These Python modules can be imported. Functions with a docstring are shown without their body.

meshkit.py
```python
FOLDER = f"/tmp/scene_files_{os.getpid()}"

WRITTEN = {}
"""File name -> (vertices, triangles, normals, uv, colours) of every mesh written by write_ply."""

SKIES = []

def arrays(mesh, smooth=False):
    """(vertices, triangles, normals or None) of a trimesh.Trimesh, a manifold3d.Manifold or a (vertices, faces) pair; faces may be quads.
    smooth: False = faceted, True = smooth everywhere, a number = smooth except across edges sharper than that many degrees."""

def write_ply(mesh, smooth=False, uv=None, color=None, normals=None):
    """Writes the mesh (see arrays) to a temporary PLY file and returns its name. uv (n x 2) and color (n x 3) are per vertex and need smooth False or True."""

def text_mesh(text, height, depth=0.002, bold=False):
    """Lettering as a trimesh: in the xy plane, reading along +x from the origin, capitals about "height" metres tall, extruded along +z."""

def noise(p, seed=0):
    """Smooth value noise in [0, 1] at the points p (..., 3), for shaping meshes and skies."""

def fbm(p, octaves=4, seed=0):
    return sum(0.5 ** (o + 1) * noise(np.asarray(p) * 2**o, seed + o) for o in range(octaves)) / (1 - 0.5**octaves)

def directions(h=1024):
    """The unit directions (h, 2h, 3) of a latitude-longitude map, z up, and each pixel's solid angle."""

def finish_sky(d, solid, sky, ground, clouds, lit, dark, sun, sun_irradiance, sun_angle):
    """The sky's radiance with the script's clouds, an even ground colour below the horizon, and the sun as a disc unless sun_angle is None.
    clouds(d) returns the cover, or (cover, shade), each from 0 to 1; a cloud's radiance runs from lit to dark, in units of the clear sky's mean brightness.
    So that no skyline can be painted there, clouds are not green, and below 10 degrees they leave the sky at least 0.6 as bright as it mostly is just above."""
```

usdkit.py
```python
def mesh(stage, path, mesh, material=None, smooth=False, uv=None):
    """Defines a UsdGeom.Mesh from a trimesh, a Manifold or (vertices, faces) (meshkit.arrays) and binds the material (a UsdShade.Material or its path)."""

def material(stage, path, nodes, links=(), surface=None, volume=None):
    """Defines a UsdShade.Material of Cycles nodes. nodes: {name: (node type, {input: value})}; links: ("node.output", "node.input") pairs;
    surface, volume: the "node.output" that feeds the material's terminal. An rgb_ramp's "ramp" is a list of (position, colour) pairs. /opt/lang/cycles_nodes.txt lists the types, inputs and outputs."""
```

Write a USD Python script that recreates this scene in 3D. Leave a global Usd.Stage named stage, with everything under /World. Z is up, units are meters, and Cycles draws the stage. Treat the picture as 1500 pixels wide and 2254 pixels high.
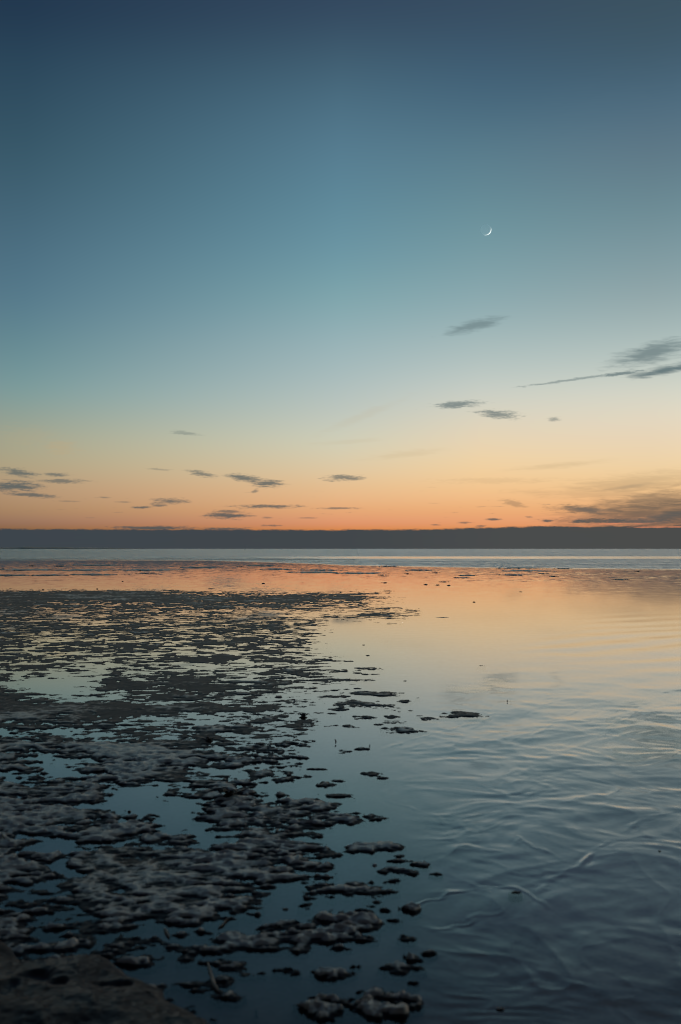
import math
import numpy as np
import trimesh
from scipy import ndimage
from shapely.geometry import Polygon, Point
import meshkit, usdkit
from pxr import Usd, UsdGeom, UsdLux, UsdShade, Gf

stage = Usd.Stage.CreateInMemory()
UsdGeom.Xform.Define(stage, '/World')

# ------------------------------------------------------------------ camera
EYE, PITCH, FPX = 1.5, 1.88, 2468.0            # metres, degrees up, focal length in pixels of a picture 1500 wide
cam = UsdGeom.Camera.Define(stage, '/World/camera')
cam.CreateHorizontalApertureAttr(24.0)
cam.CreateFocalLengthAttr(24.0 * FPX / 1500.0)
cam.CreateClippingRangeAttr((0.05, 200000.0))
cam.CreateFStopAttr(3.2)
cam.CreateFocusDistanceAttr(30.0)
cam.CreateExposureAttr(6.4)
cam.AddTranslateOp().Set(Gf.Vec3d(0, 0, EYE))
cam.AddRotateXOp().Set(90.0 + PITCH)

# ------------------------------------------------------------------ sun (below the horizon: it only reaches the moon)
SUN_AZ, SUN_EL = 31.0, -5.0
sun = UsdLux.DistantLight.Define(stage, '/World/sun')
sun.CreateIntensityAttr(0.65)
sun.CreateAngleAttr(0.5)
sun.CreateNormalizeAttr(True)
sun.CreateColorAttr(Gf.Vec3f(1.0, 0.96, 0.9))
sun.AddRotateZOp().Set(-SUN_AZ)
sun.AddRotateXOp().Set(-90.0 + SUN_EL)

# ------------------------------------------------------------------ sky
P = math.radians(PITCH)


def direction(px, py):
    fx, fy = (np.asarray(px, float) - 750.0) / FPX, (1127.0 - np.asarray(py, float)) / FPX
    return fx, np.cos(P) - fy * np.sin(P), np.sin(P) + fy * np.cos(P)


def az_el(px, py):
    x, y, z = direction(px, py)
    return np.degrees(np.arctan2(x, y)), np.degrees(np.arctan2(z, np.hypot(x, y)))


class Graph:
    def __init__(self):
        self.nodes, self.links, self.n = {}, [], 0

    def __call__(self, kind, out, **inputs):
        name = f'{kind}_{self.n}'
        self.n += 1
        plain = {}
        for k, v in inputs.items():
            if isinstance(v, str) and '.' in v:
                self.links.append((v, f'{name}.{k}'))
            else:
                plain[k] = v
        self.nodes[name] = (kind, plain)
        return f'{name}.{out}'

    def math(self, op, a, b=0.0, c=0.0):
        return self('math', 'value', math_type=op, value1=a, value2=b, value3=c)

    def smooth(self, v, lo, hi, a=0.0, b=1.0):
        return self('map_range', 'result', range_type='smoothstep', value=v, from_min=lo, from_max=hi, to_min=a, to_max=b, clamp=True)

    def linear(self, v, lo, hi, a=0.0, b=1.0):
        return self('map_range', 'result', range_type='linear', value=v, from_min=lo, from_max=hi, to_min=a, to_max=b, clamp=True)

    def build(self, path, surface):
        return usdkit.material(stage, path, self.nodes, self.links, surface=surface)


def lin(c):
    c = np.asarray(c, float) / 255
    return np.where(c < .04045, c / 12.92, ((c + .055) / 1.055) ** 2.4)


SKY_STRENGTH = 0.1
UNIT = SKY_STRENGTH * 2 ** 6.4


def seen(c):
    """The radiance (before the sky's strength) that shows as the colour c."""
    return tuple(float(v) for v in lin(c) / UNIT)


# colour of the twilight arch relative to the physical sky, by height (sine of elevation), for four bearings from the sun
ARCH = {
    0.684: [(0.0195, 0.503, 0.758, 5.142), (0.0316, 0.646, 0.828, 1.88), (0.0526, 0.82, 0.84, 1.09), (0.0732, 0.91, 0.96, 0.91), (0.0941, 0.95, 1.02, 0.87), (0.1153, 0.87, 1.04, 0.9), (0.136, 0.75, 1.07, 0.96), (0.1765, 0.65, 1.004, 0.887), (0.2159, 0.58, 0.928, 0.865), (0.2548, 0.56, 0.911, 0.83), (0.2925, 0.51, 0.855, 0.758), (0.3294, 0.44, 0.785, 0.679), (0.3645, 0.39, 0.702, 0.64), (0.3986, 0.34, 0.611, 0.591), (0.4309, 0.25, 0.428, 0.482)],
    0.857: [(0.0203, 0.709, 0.747, 3.857), (0.0328, 0.749, 0.758, 1.468), (0.0547, 0.87, 0.83, 0.96), (0.0761, 0.97, 0.94, 0.92), (0.0978, 1.05, 1.06, 0.96), (0.1198, 1.09, 1.09, 0.96), (0.1413, 1.11, 1.14, 0.97), (0.1834, 1.1, 1.236, 0.986), (0.2242, 0.96, 1.293, 0.973), (0.2643, 0.85, 1.268, 0.998), (0.3032, 0.81, 1.263, 1.004), (0.3411, 0.8, 1.222, 0.994), (0.3772, 0.71, 1.1, 0.906), (0.4121, 0.57, 0.856, 0.718), (0.445, 0.42, 0.561, 0.551)],
    0.915: [(0.0201, 0.649, 0.707, 3.538), (0.0326, 0.68, 0.677, 1.268), (0.0542, 0.84, 0.77, 0.83), (0.0755, 1.02, 0.88, 0.76), (0.097, 1.16, 0.97, 0.8), (0.1189, 1.25, 1.08, 0.87), (0.1402, 1.27, 1.16, 0.93), (0.182, 1.17, 1.185, 0.897), (0.2225, 1.02, 1.191, 0.883), (0.282, 0.88, 1.199, 0.868), (0.3387, 0.75, 1.07, 0.827), (0.3925, 0.52, 0.805, 0.709), (0.4421, 0.45, 0.591, 0.531)],
    0.964: [(0.0195, 0.569, 0.616, 3.401), (0.0316, 0.589, 0.596, 1.185), (0.0526, 0.71, 0.68, 0.76), (0.0733, 0.86, 0.77, 0.71), (0.0942, 1.02, 0.85, 0.73), (0.1154, 1.17, 0.98, 0.79), (0.1361, 1.24, 1.08, 0.84), (0.1767, 1.13, 1.084, 0.808), (0.2162, 1.0, 1.018, 0.735), (0.255, 0.9, 1.023, 0.742), (0.2928, 0.8, 0.987, 0.709), (0.3297, 0.71, 0.845, 0.65), (0.3649, 0.53, 0.764, 0.65), (0.399, 0.48, 0.663, 0.542), (0.4313, 0.47, 0.611, 0.472)],
}
for c in ARCH:
    ARCH[c] += [(.58, .62, .76, .74), (.8, .95, .95, .95), (1.0, 1.0, 1.0, 1.0)]    # overhead it is the physical sky as it is
g = Graph()
vec = g('texture_coordinate', 'generated')
sep = g('separate_xyz', 'x', vector=vec).split('.')[0]
X, Y, Z = f'{sep}.x', f'{sep}.y', f'{sep}.z'
az = g.math('multiply', g.math('arctan2', X, Y), 180 / math.pi)
el = g.math('multiply', g.math('arcsine', Z), 180 / math.pi)
to_sun = g.math('cosine', g.math('multiply', g.math('subtract', az, SUN_AZ), math.pi / 180))
sky = g('sky_texture', 'color', sky_type='single_scattering', sun_disc=False, sun_elevation=math.radians(SUN_EL), sun_rotation=math.radians(SUN_AZ), ozone_density=1.3, aerosol_density=0.4)
height = g.math('power', g.linear(Z, 0.0, 1.0), 0.5)
bearings, arch = sorted(ARCH), None
for i, c in enumerate(bearings):
    t = np.array(ARCH[c])
    s = np.linspace(0, 1, 181)                              # square root of the height, so that the low sky has the most steps
    stops = np.stack([np.exp(ndimage.gaussian_filter1d(np.interp(s, np.sqrt(t[:, 0]), np.log(t[:, k])), 2.0)) for k in (1, 2, 3)], 1)
    ramp = g('rgb_ramp', 'color', fac=height, ramp=[(a, tuple(b)) for a, b in zip(s, stops)])
    arch = ramp if arch is None else g('mix_color', 'result', blend_type='mix', fac=g.linear(to_sun, bearings[i - 1], c), a=arch, b=ramp)
sky = g('mix_color', 'result', blend_type='multiply', fac=1.0, a=sky, b=arch)
sky_clear = sky

# clouds: streaks of dark cloud low in the sky, drawn out by noise, and the bank along the horizon
ae = g('combine_xyz', 'vector', x=az, y=el, z=0.0)
streak_at = g('mapping', 'vector', mapping_type='point', vector=ae, scale=(0.75, 5.5, 1.0), rotation=(0, 0, 0.05))
streak = g('noise_texture', 'fac', dimensions='3D', vector=streak_at, scale=1.6, detail=7.0, roughness=0.62, distortion=0.5)
fine_at = g('mapping', 'vector', mapping_type='point', vector=ae, scale=(3.0, 14.0, 1.0), location=(7, 3, 2))
fine = g('noise_texture', 'fac', dimensions='3D', vector=fine_at, scale=1.5, detail=5.0, roughness=0.6)
warp = g.math('add', g.math('multiply', g.math('subtract', streak, 0.5), 5.0), g.math('multiply', g.math('subtract', fine, 0.5), 2.6))
tilt_at = g('mapping', 'vector', mapping_type='point', vector=ae, scale=(0.55, 3.6, 1.0), rotation=(0, 0, -0.22), location=(3, 1, 5))
tilted = g('noise_texture', 'fac', dimensions='3D', vector=tilt_at, scale=1.7, detail=7.0, roughness=0.6, distortion=0.4)
warp_tilted = g.math('multiply', g.math('subtract', tilted, 0.5), 5.0)


def puff(px, py, rx, ry, tilt=0.0, density=0.8, soft=1.0, w=None, k=.55):
    """The cover of one cloud centred at a bearing, drawn out along its tilt."""
    a, e = az_el(px, py)
    s_ = math.degrees(1 / FPX) * math.cos(math.radians(float(a))) ** 2
    ry = ry * 1.25
    m = g('mapping', 'vector', mapping_type='texture', vector=ae, location=(float(a), float(e), 0), rotation=(0, 0, math.radians(tilt)), scale=(rx * s_, ry * math.degrees(1 / FPX), 1.0))
    d = g('vector_math', 'value', math_type='length', vector1=m)
    d = g.math('subtract', g.math('multiply', d, 1.15), g.math('multiply', w or warp, k))
    return g.smooth(d, 1.0 - 0.75 * soft, 1.0 + 0.35 * soft, density, 0.0)


def cover(puffs):
    total = None
    for p in puffs:
        q = puff(*p[:6], **(p[6] if len(p) > 6 else {}))
        total = q if total is None else g.math('maximum', total, q)
    return total


T = {'w': warp_tilted, 'k': .4, 'soft': 1.15}
thin = cover([(1400, 1066, 210, 22, 6, .34, T), (1230, 1024, 120, 6, 5, .26, T), (905, 998, 100, 7, 6, .18, T), (1350, 1088, 230, 10, -2, .25, T), (1090, 1058, 150, 6, 0, .16),
              (135, 985, 40, 15, 0, .3), (800, 915, 110, 9, 22, .12, T), (770, 972, 90, 5, 4, .12, T), (1440, 1100, 150, 20, 5, .55, T), (1130, 1108, 30, 7, -14, .45), (60, 960, 90, 20, 0, .12)])
haze = cover([(1420, 1128, 225, 30, 5, .85, {'soft': 1.3, 'w': warp_tilted, 'k': .3}), (1530, 1130, 250, 44, 5, .95, {'soft': 1.3, 'w': warp_tilted, 'k': .25}), (1285, 1122, 80, 9, -3, .7), (1330, 1146, 120, 8, 0, .9)])
dark = cover([
    (40, 1040, 48, 7, -8, .8), (36, 1071, 60, 11, 0, .9), (128, 1045, 28, 4, 0, .7), (140, 1059, 62, 4.5, 0, .7), (70, 1090, 62, 4.5, -3, .8),
    (230, 1095, 14, 2, 0, .5), (272, 1105, 20, 1.6, 0, .45), (352, 1033, 28, 2.2, -4, .35), (445, 1043, 36, 5, -10, .7), (538, 1052, 46, 7, -8, .85),
    (592, 1064, 36, 8, 2, .85), (562, 1080, 10, 4, 20, .6), (755, 1052, 46, 6.5, 0, .75), (373, 1103, 42, 6, 0, .8), (310, 1117, 28, 3, 0, .85),
    (350, 1112, 20, 3, 0, .7), (590, 1115, 84, 3.6, 0, .85), (500, 1135, 56, 6.5, 0, .9), (505, 1126, 34, 4, 0, .7), (590, 1139, 14, 2, 0, .5),
    (600, 1157, 24, 2.6, 0, .7), (745, 1119, 52, 2.2, 0, .65), (340, 1162, 110, 4, 0, .95), (495, 1164, 60, 3.2, 0, .9), (1085, 1143, 21, 2.6, 0, .85),
    (1025, 1151, 18, 2, 0, .7), (1205, 1147, 14, 3, 0, .85), (1060, 1158, 14, 2.2, 0, .7), (960, 1155, 12, 1.8, 0, .6), (1165, 1138, 10, 2, 0, .5), (1275, 1146, 22, 4, 0, .85),
    (680, 1140, 24, 1.8, 0, .45), (150, 1103, 26, 1.6, 0, .35), (405, 953, 36, 4, -5, .4),
    (1290, 1122, 62, 6, -4, .6, T), (1400, 1147, 120, 5, 0, .75), (1480, 1134, 70, 7, 6, .6, T), (1380, 1072, 60, 4, 8, .25, T),
    (1045, 716, 74, 11, 12, .62, T), (1432, 778, 105, 19, 12, .75, T), (1465, 815, 90, 9, 8, .95, T), (1265, 835, 150, 2.6, 6.3, .55, {'soft': .8}), (1370, 822, 60, 4, 5, .8),
    (1007, 890, 62, 7, 3, .75), (1098, 912, 52, 8, -5, .75), (1220, 923, 17, 4.5, 0, .55)])
veil = cover([(1400, 330, 420, 130, 8, .10, {'w': warp_tilted, 'soft': 1.3, 'k': .12})])
bank_edge = g.math('add', g.math('add', 0.985, g.math('multiply', warp, 0.035)), g.smooth(az, 2.5, 10.5, 0.0, 0.15))
rise = g('noise_texture', 'fac', dimensions='1D', w=az, scale=.45, detail=4.0, roughness=.6)
bank_edge = g.math('add', bank_edge, g.math('multiply', g.math('subtract', rise, .5), .14))
bank = g.smooth(g.math('subtract', el, bank_edge), -0.07, 0.04, 1.0, 0.0)
bank = g.math('multiply', bank, 1.0)


wisp_at = g('mapping', 'vector', mapping_type='point', vector=ae, scale=(0.45, 7.5, 1.0), location=(2, 9, 4), rotation=(0, 0, 0.03))
wisp = g('noise_texture', 'fac', dimensions='3D', vector=wisp_at, scale=1.3, detail=8.0, roughness=0.66, distortion=0.3)
wisp = g.math('multiply', g.smooth(wisp, .63, .74, 0.0, .75), g.math('multiply', g.smooth(el, .9, 1.3), g.smooth(el, 1.8, 4.2, 1.0, 0.0)))


def over(base, fac, colour):
    return g('mix_color', 'result', blend_type='mix', fac=fac, a=base, b=colour)


by_bearing = g.linear(az, -17.0, 17.0)
slate = g('rgb_ramp', 'color', fac=by_bearing, ramp=[(0, seen((61, 69, 76))), (.5, seen((66, 71, 75))), (.75, seen((74, 76, 76))), (1, seen((75, 76, 75)))])
slate_high = g('rgb_ramp', 'color', fac=g.linear(el, 1.0, 9.0), ramp=[(0, seen((84, 86, 86))), (.4, seen((88, 101, 102))), (1, seen((98, 118, 122)))])
brown = g('rgb_ramp', 'color', fac=g.linear(el, 1.0, 4.5), ramp=[(0, seen((104, 88, 76))), (.5, seen((140, 118, 95))), (1, seen((190, 165, 125)))])
sky = over(sky, veil, seen((116, 142, 156)))
sky = over(sky, thin, brown)
sky = over(sky, haze, g('rgb_ramp', 'color', fac=g.linear(el, 1.0, 3.0), ramp=[(0, seen((92, 84, 78))), (1, seen((118, 104, 88)))]))
sky = over(sky, wisp, slate_high)
sky = over(sky, dark, slate_high)
sky = over(sky, bank, slate)
glow = cover([(1350, 1153, 75, 1.6, 0, .8), (1455, 1160, 70, 1.8, 0, .75), (1290, 1158, 40, 1.2, 0, .5)])
sky = over(sky, glow, seen((226, 142, 102)))
surface = g('background_shader', 'background', color=sky, strength=SKY_STRENGTH)
sky_material = g.build('/World/Looks/twilight_sky', surface)
dome = UsdLux.DomeLight.Define(stage, '/World/sky')
UsdShade.MaterialBindingAPI.Apply(dome.GetPrim()).Bind(sky_material)
dome.GetPrim().SetCustomDataByKey('kind', 'structure')

# ------------------------------------------------------------------ helpers
used = {}


def numbered(name):
    k = used.get(name, 0)
    used[name] = k + 1
    return name if k == 0 else f'{name}_{k:03d}'


def tag(prim, label=None, category=None, group=None, kind=None):
    if label and not 4 <= len(label.replace('-', ' ').split()) <= 16:
        print('LABEL', len(label.split()), label)
    prim = prim.GetPrim()
    for k, v in (('label', label), ('category', category), ('group', group), ('kind', kind)):
        if v:
            prim.SetCustomDataByKey(k, v)
    return prim


def obj(name, mesh, mat, smooth=True, parent='/World'):
    return usdkit.mesh(stage, f'{parent}/{numbered(name) if parent == "/World" else name}', mesh, mat, smooth=smooth)


def thing(name):
    return UsdGeom.Xform.Define(stage, '/World/' + numbered(name))


def depression(py):
    return np.arctan((np.asarray(py, float) - 1127.0) / FPX) - P


def ground(px, py, z=0.0):
    """The point at height z that the photograph shows at (px, py)."""
    x, y, w = direction(px, py)
    t = (z - EYE) / w
    return x * t, y * t


def pixel(x, y, z=0.0):
    dz = z - EYE
    f = y * np.cos(P) + dz * np.sin(P)
    return 750 + FPX * x / f, 1127 - FPX * (-y * np.sin(P) + dz * np.cos(P)) / f


ROT = np.array([[0.8, -0.6], [0.6, 0.8]])


def field(x, y, wavelength, seed, octaves=1, gain=0.55):
    """Smooth noise of zero mean and about unit spread at ground points."""
    p = np.stack([np.ravel(x), np.ravel(y)], 1) / wavelength
    out, amp, norm = 0.0, 1.0, 0.0
    for o in range(octaves):
        q = np.column_stack([p, np.full(len(p), 0.37 + seed)])
        out = out + amp * (meshkit.noise(q, seed * 17 + o) - 0.5) / 0.2
        norm += amp * amp
        p, amp = (p @ ROT.T) * 2.03 + 11.3, amp * gain
    return (out / math.sqrt(norm)).reshape(np.shape(x))


def smoothstep(x, a, b):
    t = np.clip((x - a) / (b - a), 0, 1)
    return t * t * (3 - 2 * t)


def grid_faces(rows, cols):
    i, j = np.meshgrid(np.arange(rows - 1), np.arange(cols - 1), indexing='ij')
    a = i * cols + j
    return np.stack([a, a + 1, a + cols + 1, a + cols], -1)


# ------------------------------------------------------------------ materials
def mud_material(path, dark_c, light_c, rough=(.45, .75), bump=0.006, scale=1.0, top_glow_c=None, sheen=.3):
    m = Graph()
    pos = m('geometry', 'position')
    n1 = m('noise_texture', 'fac', vector=pos, scale=7.0 * scale, detail=6.0, roughness=0.65)
    n2 = m('noise_texture', 'fac', vector=pos, scale=90.0 * scale, detail=4.0, roughness=0.7)
    mixf = m.math('add', m.math('multiply', n1, 0.65), m.math('multiply', n2, 0.35))
    col = m('rgb_ramp', 'color', fac=mixf, ramp=[(0.34, dark_c), (0.5, tuple((np.array(dark_c) + np.array(light_c)) / 2)), (0.66, light_c)])
    if top_glow_c is not None:                                   # raised tops painted paler and warmer, standing in for the low sky glow
        z = m('separate_xyz', 'z', vector=pos)
        z = m.math('add', z, m.math('multiply', m.math('subtract', n2, .5), .010))
        top_glow = m.smooth(z, .0068, .0130)
        col = m('mix_color', 'result', blend_type='mix', fac=top_glow, a=col, b=top_glow_c)
        sheen = m.linear(top_glow, 0.0, 1.0, sheen, .35)
        gloss = m.linear(top_glow, 0.0, 1.0, .18, .9)          # a slimy wet film lies on the raised tops
    b = m('bump', 'normal', height=n2, strength=0.8, distance=bump)
    rg = m.linear(n1, .3, .7, *rough)
    if top_glow_c is not None:
        rg = m('mix_float', 'result', fac=top_glow, a=rg, b=m.linear(n1, .3, .7, .3, .5))
    p = m('principled_bsdf', 'BSDF', base_color=col, roughness=rg, specular_ior_level=gloss if top_glow_c is not None else 0.18, sheen_weight=sheen, sheen_roughness=0.45, sheen_tint=(1.0, .95, .88), normal=b)
    return m.build(path, p)


MUD = mud_material('/World/Looks/algal_mud', (.009, .009, .011), (.026, .025, .027), rough=(.7, .9), bump=.0025, top_glow_c=(.44, .36, .25), sheen=.1)
BROWN_MUD = mud_material('/World/Looks/brown_mud', (.020, .016, .014), (.038, .031, .027), rough=(.6, .85), bump=.003)
WEED = mud_material('/World/Looks/red_brown_weed', (.03, .016, .009), (.085, .04, .02), rough=(.3, .5), scale=2.0)
FILM_WEED = mud_material('/World/Looks/drowned_weed', (.03, .032, .022), (.10, .10, .07), rough=(.8, .9), sheen=0.0)
STONE = mud_material('/World/Looks/wet_stone', (.03, .028, .027), (.08, .072, .066), rough=(.25, .45), bump=.002)
STRAW = mud_material('/World/Looks/pale_straw', (.22, .17, .11), (.42, .34, .24), rough=(.5, .7), bump=.001, scale=3.0)
SHELL = mud_material('/World/Looks/pale_shell', (.30, .28, .26), (.55, .52, .49), rough=(.3, .5), bump=.001, scale=3.0)
SHORE = mud_material('/World/Looks/far_land', (.02, .024, .026), (.04, .045, .045), scale=.002)

m = Graph()
pos = m('geometry', 'position')
s = m('separate_xyz', 'x', vector=pos).split('.')[0]
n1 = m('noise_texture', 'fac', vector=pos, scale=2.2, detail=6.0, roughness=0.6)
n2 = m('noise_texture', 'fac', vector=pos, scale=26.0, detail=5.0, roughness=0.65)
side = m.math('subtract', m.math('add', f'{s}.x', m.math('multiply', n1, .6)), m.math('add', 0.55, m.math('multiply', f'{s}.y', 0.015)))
sand_vignetted = m.math('multiply', m.smooth(side, -0.15, 0.6), m.smooth(f'{s}.y', 3.7, 5.4, .25, 1.0))  # sand fades to mud near the eye: lens darkening painted into the bed
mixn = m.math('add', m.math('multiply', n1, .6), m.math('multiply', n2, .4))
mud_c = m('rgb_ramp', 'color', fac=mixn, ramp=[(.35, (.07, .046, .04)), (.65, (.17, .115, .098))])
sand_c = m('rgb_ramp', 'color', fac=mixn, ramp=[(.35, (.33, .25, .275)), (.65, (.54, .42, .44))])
col = m('mix_color', 'result', blend_type='mix', fac=sand_vignetted, a=mud_c, b=sand_c)
p = m('principled_bsdf', 'BSDF', base_color=col, roughness=.8, specular_ior_level=0.1, normal=m('bump', 'normal', height=n2, strength=.6, distance=.01))
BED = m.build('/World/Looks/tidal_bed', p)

# water: clear, mirror-smooth over the flat, ruffled by the wind further out
m = Graph()
pos = m('geometry', 'position')
s = m('separate_xyz', 'x', vector=pos).split('.')[0]
X, Y = f'{s}.x', f'{s}.y'
bearing = m.math('divide', X, m.math('maximum', Y, 1.0))
wav = m('noise_texture', 'fac', vector=m('mapping', 'vector', mapping_type='point', vector=pos, scale=(.02, .05, 1)), scale=1.0, detail=4.0)
edge = m('rgb_ramp', 'color', fac=m.linear(bearing, -.32, .32), ramp=[(0, (.152,) * 3), (.3, (.146,) * 3), (.5, (.102,) * 3), (.7, (.088,) * 3), (1, (.080,) * 3)])
edge = m.math('multiply', m('rgb_to_bw', 'val', color=edge), 1000.0)
far = m.math('divide', m.math('add', Y, m.math('multiply', m.math('subtract', wav, .5), 10.0)), edge)
sea = m.smooth(far, .97, 1.06)
# calm lane far out, wider to the right
lane = m.math('multiply', m.math('multiply', m.smooth(Y, 160.0, 176.0), m.smooth(Y, 205.0, 240.0, 1.0, 0.0)), m.smooth(bearing, -.12, .05))
lane = m.math('multiply', lane, m.linear(wav, .3, .7, .6, 1.0))
bands = m('noise_texture', 'fac', vector=m('mapping', 'vector', mapping_type='point', vector=pos, scale=(.03, .09, 1), location=(3, 1, 0)), scale=1.0, detail=5.0, roughness=.65)
lines = m('noise_texture', 'fac', vector=m('mapping', 'vector', mapping_type='point', vector=pos, scale=(.5, .14, 1)), scale=1.0, detail=5.0, roughness=.7)
rough_sea = m.math('multiply', m.math('multiply', sea, m.math('subtract', 1.0, m.math('multiply', lane, .97))), m.linear(bands, .3, .7, .6, 1.15))
near_patch = m('noise_texture', 'fac', vector=m('mapping', 'vector', mapping_type='point', vector=pos, scale=(.10, .22, 1), location=(8, 2, 0)), scale=1.0, detail=5.0, roughness=.6)
light_air = m.math('multiply', m.math('multiply', m.smooth(far, .48, .75), m.smooth(bearing, -.05, .2)), m.linear(near_patch, .45, .65, 0.0, .05))
ruffle = m.math('add', rough_sea, light_air)
ruffle = m.math('add', ruffle, m.math('multiply', m.smooth(Y, 26.0, 50.0), .012))
jit = m('noise_texture', 'color', vector=m('mapping', 'vector', mapping_type='point', vector=pos, scale=(2.2, 1.1, 1)), scale=1.0, detail=4.0, roughness=.75)
jit = m('vector_math', 'vector', math_type='subtract', vector1=jit, vector2=(.5, .5, .5))
amp = m.math('multiply', ruffle, m.linear(lines, .3, .7, .35, 1.25))
jit = m('vector_math', 'vector', math_type='multiply', vector1=m('vector_math', 'vector', math_type='scale', vector1=jit, scale=amp), vector2=(1.4, 3.4, 0.0))
# of steep wavelets seen from far off only the sides turned this way can be seen
towards = m.math('sign', m('vector_math', 'value', math_type='dot_product', vector1=jit, vector2=m('geometry', 'incoming')))
jit = m('vector_math', 'vector', math_type='scale', vector1=jit, scale=m('mix_float', 'result', fac=sea, a=1.0, b=towards))
nrm = m('vector_math', 'vector', math_type='normalize', vector1=m('vector_math', 'vector', math_type='add', vector1=m('geometry', 'normal'), vector2=jit))
facing = m.math('maximum', m('vector_math', 'value', math_type='dot_product', vector1=nrm, vector2=m('geometry', 'incoming')), 0.0)
reflectance = m.math('add', .02, m.math('multiply', .98, m.math('power', m.math('subtract', 1.0, facing), 5.0)))
gl = m('glossy_bsdf', 'BSDF', color=(1, 1, 1), distribution='ggx', roughness=m.math('add', m.math('multiply', ruffle, .16), m.math('multiply', m.smooth(bearing, -.12, .1), .05)), normal=nrm)
tr = m('transparent_bsdf', 'BSDF', color=(.95, .95, .95))
WATER = m.build('/World/Looks/sea_water', m('mix_closure', 'closure', fac=reflectance, closure1=tr, closure2=gl))

# moon: bare rock lit by the sun; the air in front of it keeps the sky's blue over its dark side
m = Graph()
df = m('diffuse_bsdf', 'BSDF', color=(.12, .118, .113), roughness=.3)
tr = m('transparent_bsdf', 'BSDF', color=(1, 1, 1))
lit = m('add_closure', 'closure', closure1=df, closure2=tr)
MOON = m.build('/World/Looks/moon_rock', m('mix_closure', 'closure', fac=m('geometry', 'backfacing'), closure1=lit, closure2=tr))

# ------------------------------------------------------------------ tidal bed and water
def ring_grid(dense_px, dense_rows_px):
    """Polar grid round the camera's foot: fine within the view, coarse behind it."""
    a = np.arctan((dense_px - 750) / FPX)
    lo, hi = a[0], a[-1]
    rest = np.linspace(hi, lo + 2 * np.pi, 50)[1:]
    ang = np.concatenate([a, rest])                         # closes on itself
    r_near = np.geomspace(0.05, EYE / math.tan(float(depression(dense_rows_px[-1]))), 14)[:-1]
    r_mid = EYE / np.tan(depression(dense_rows_px[::-1]))
    r_far = np.geomspace(r_mid[-1], 26000.0, 60)[1:]
    r = np.concatenate([r_near, r_mid, r_far])
    A, R = np.meshgrid(ang, r)
    return R * np.sin(A), R * np.cos(A), R


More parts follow.
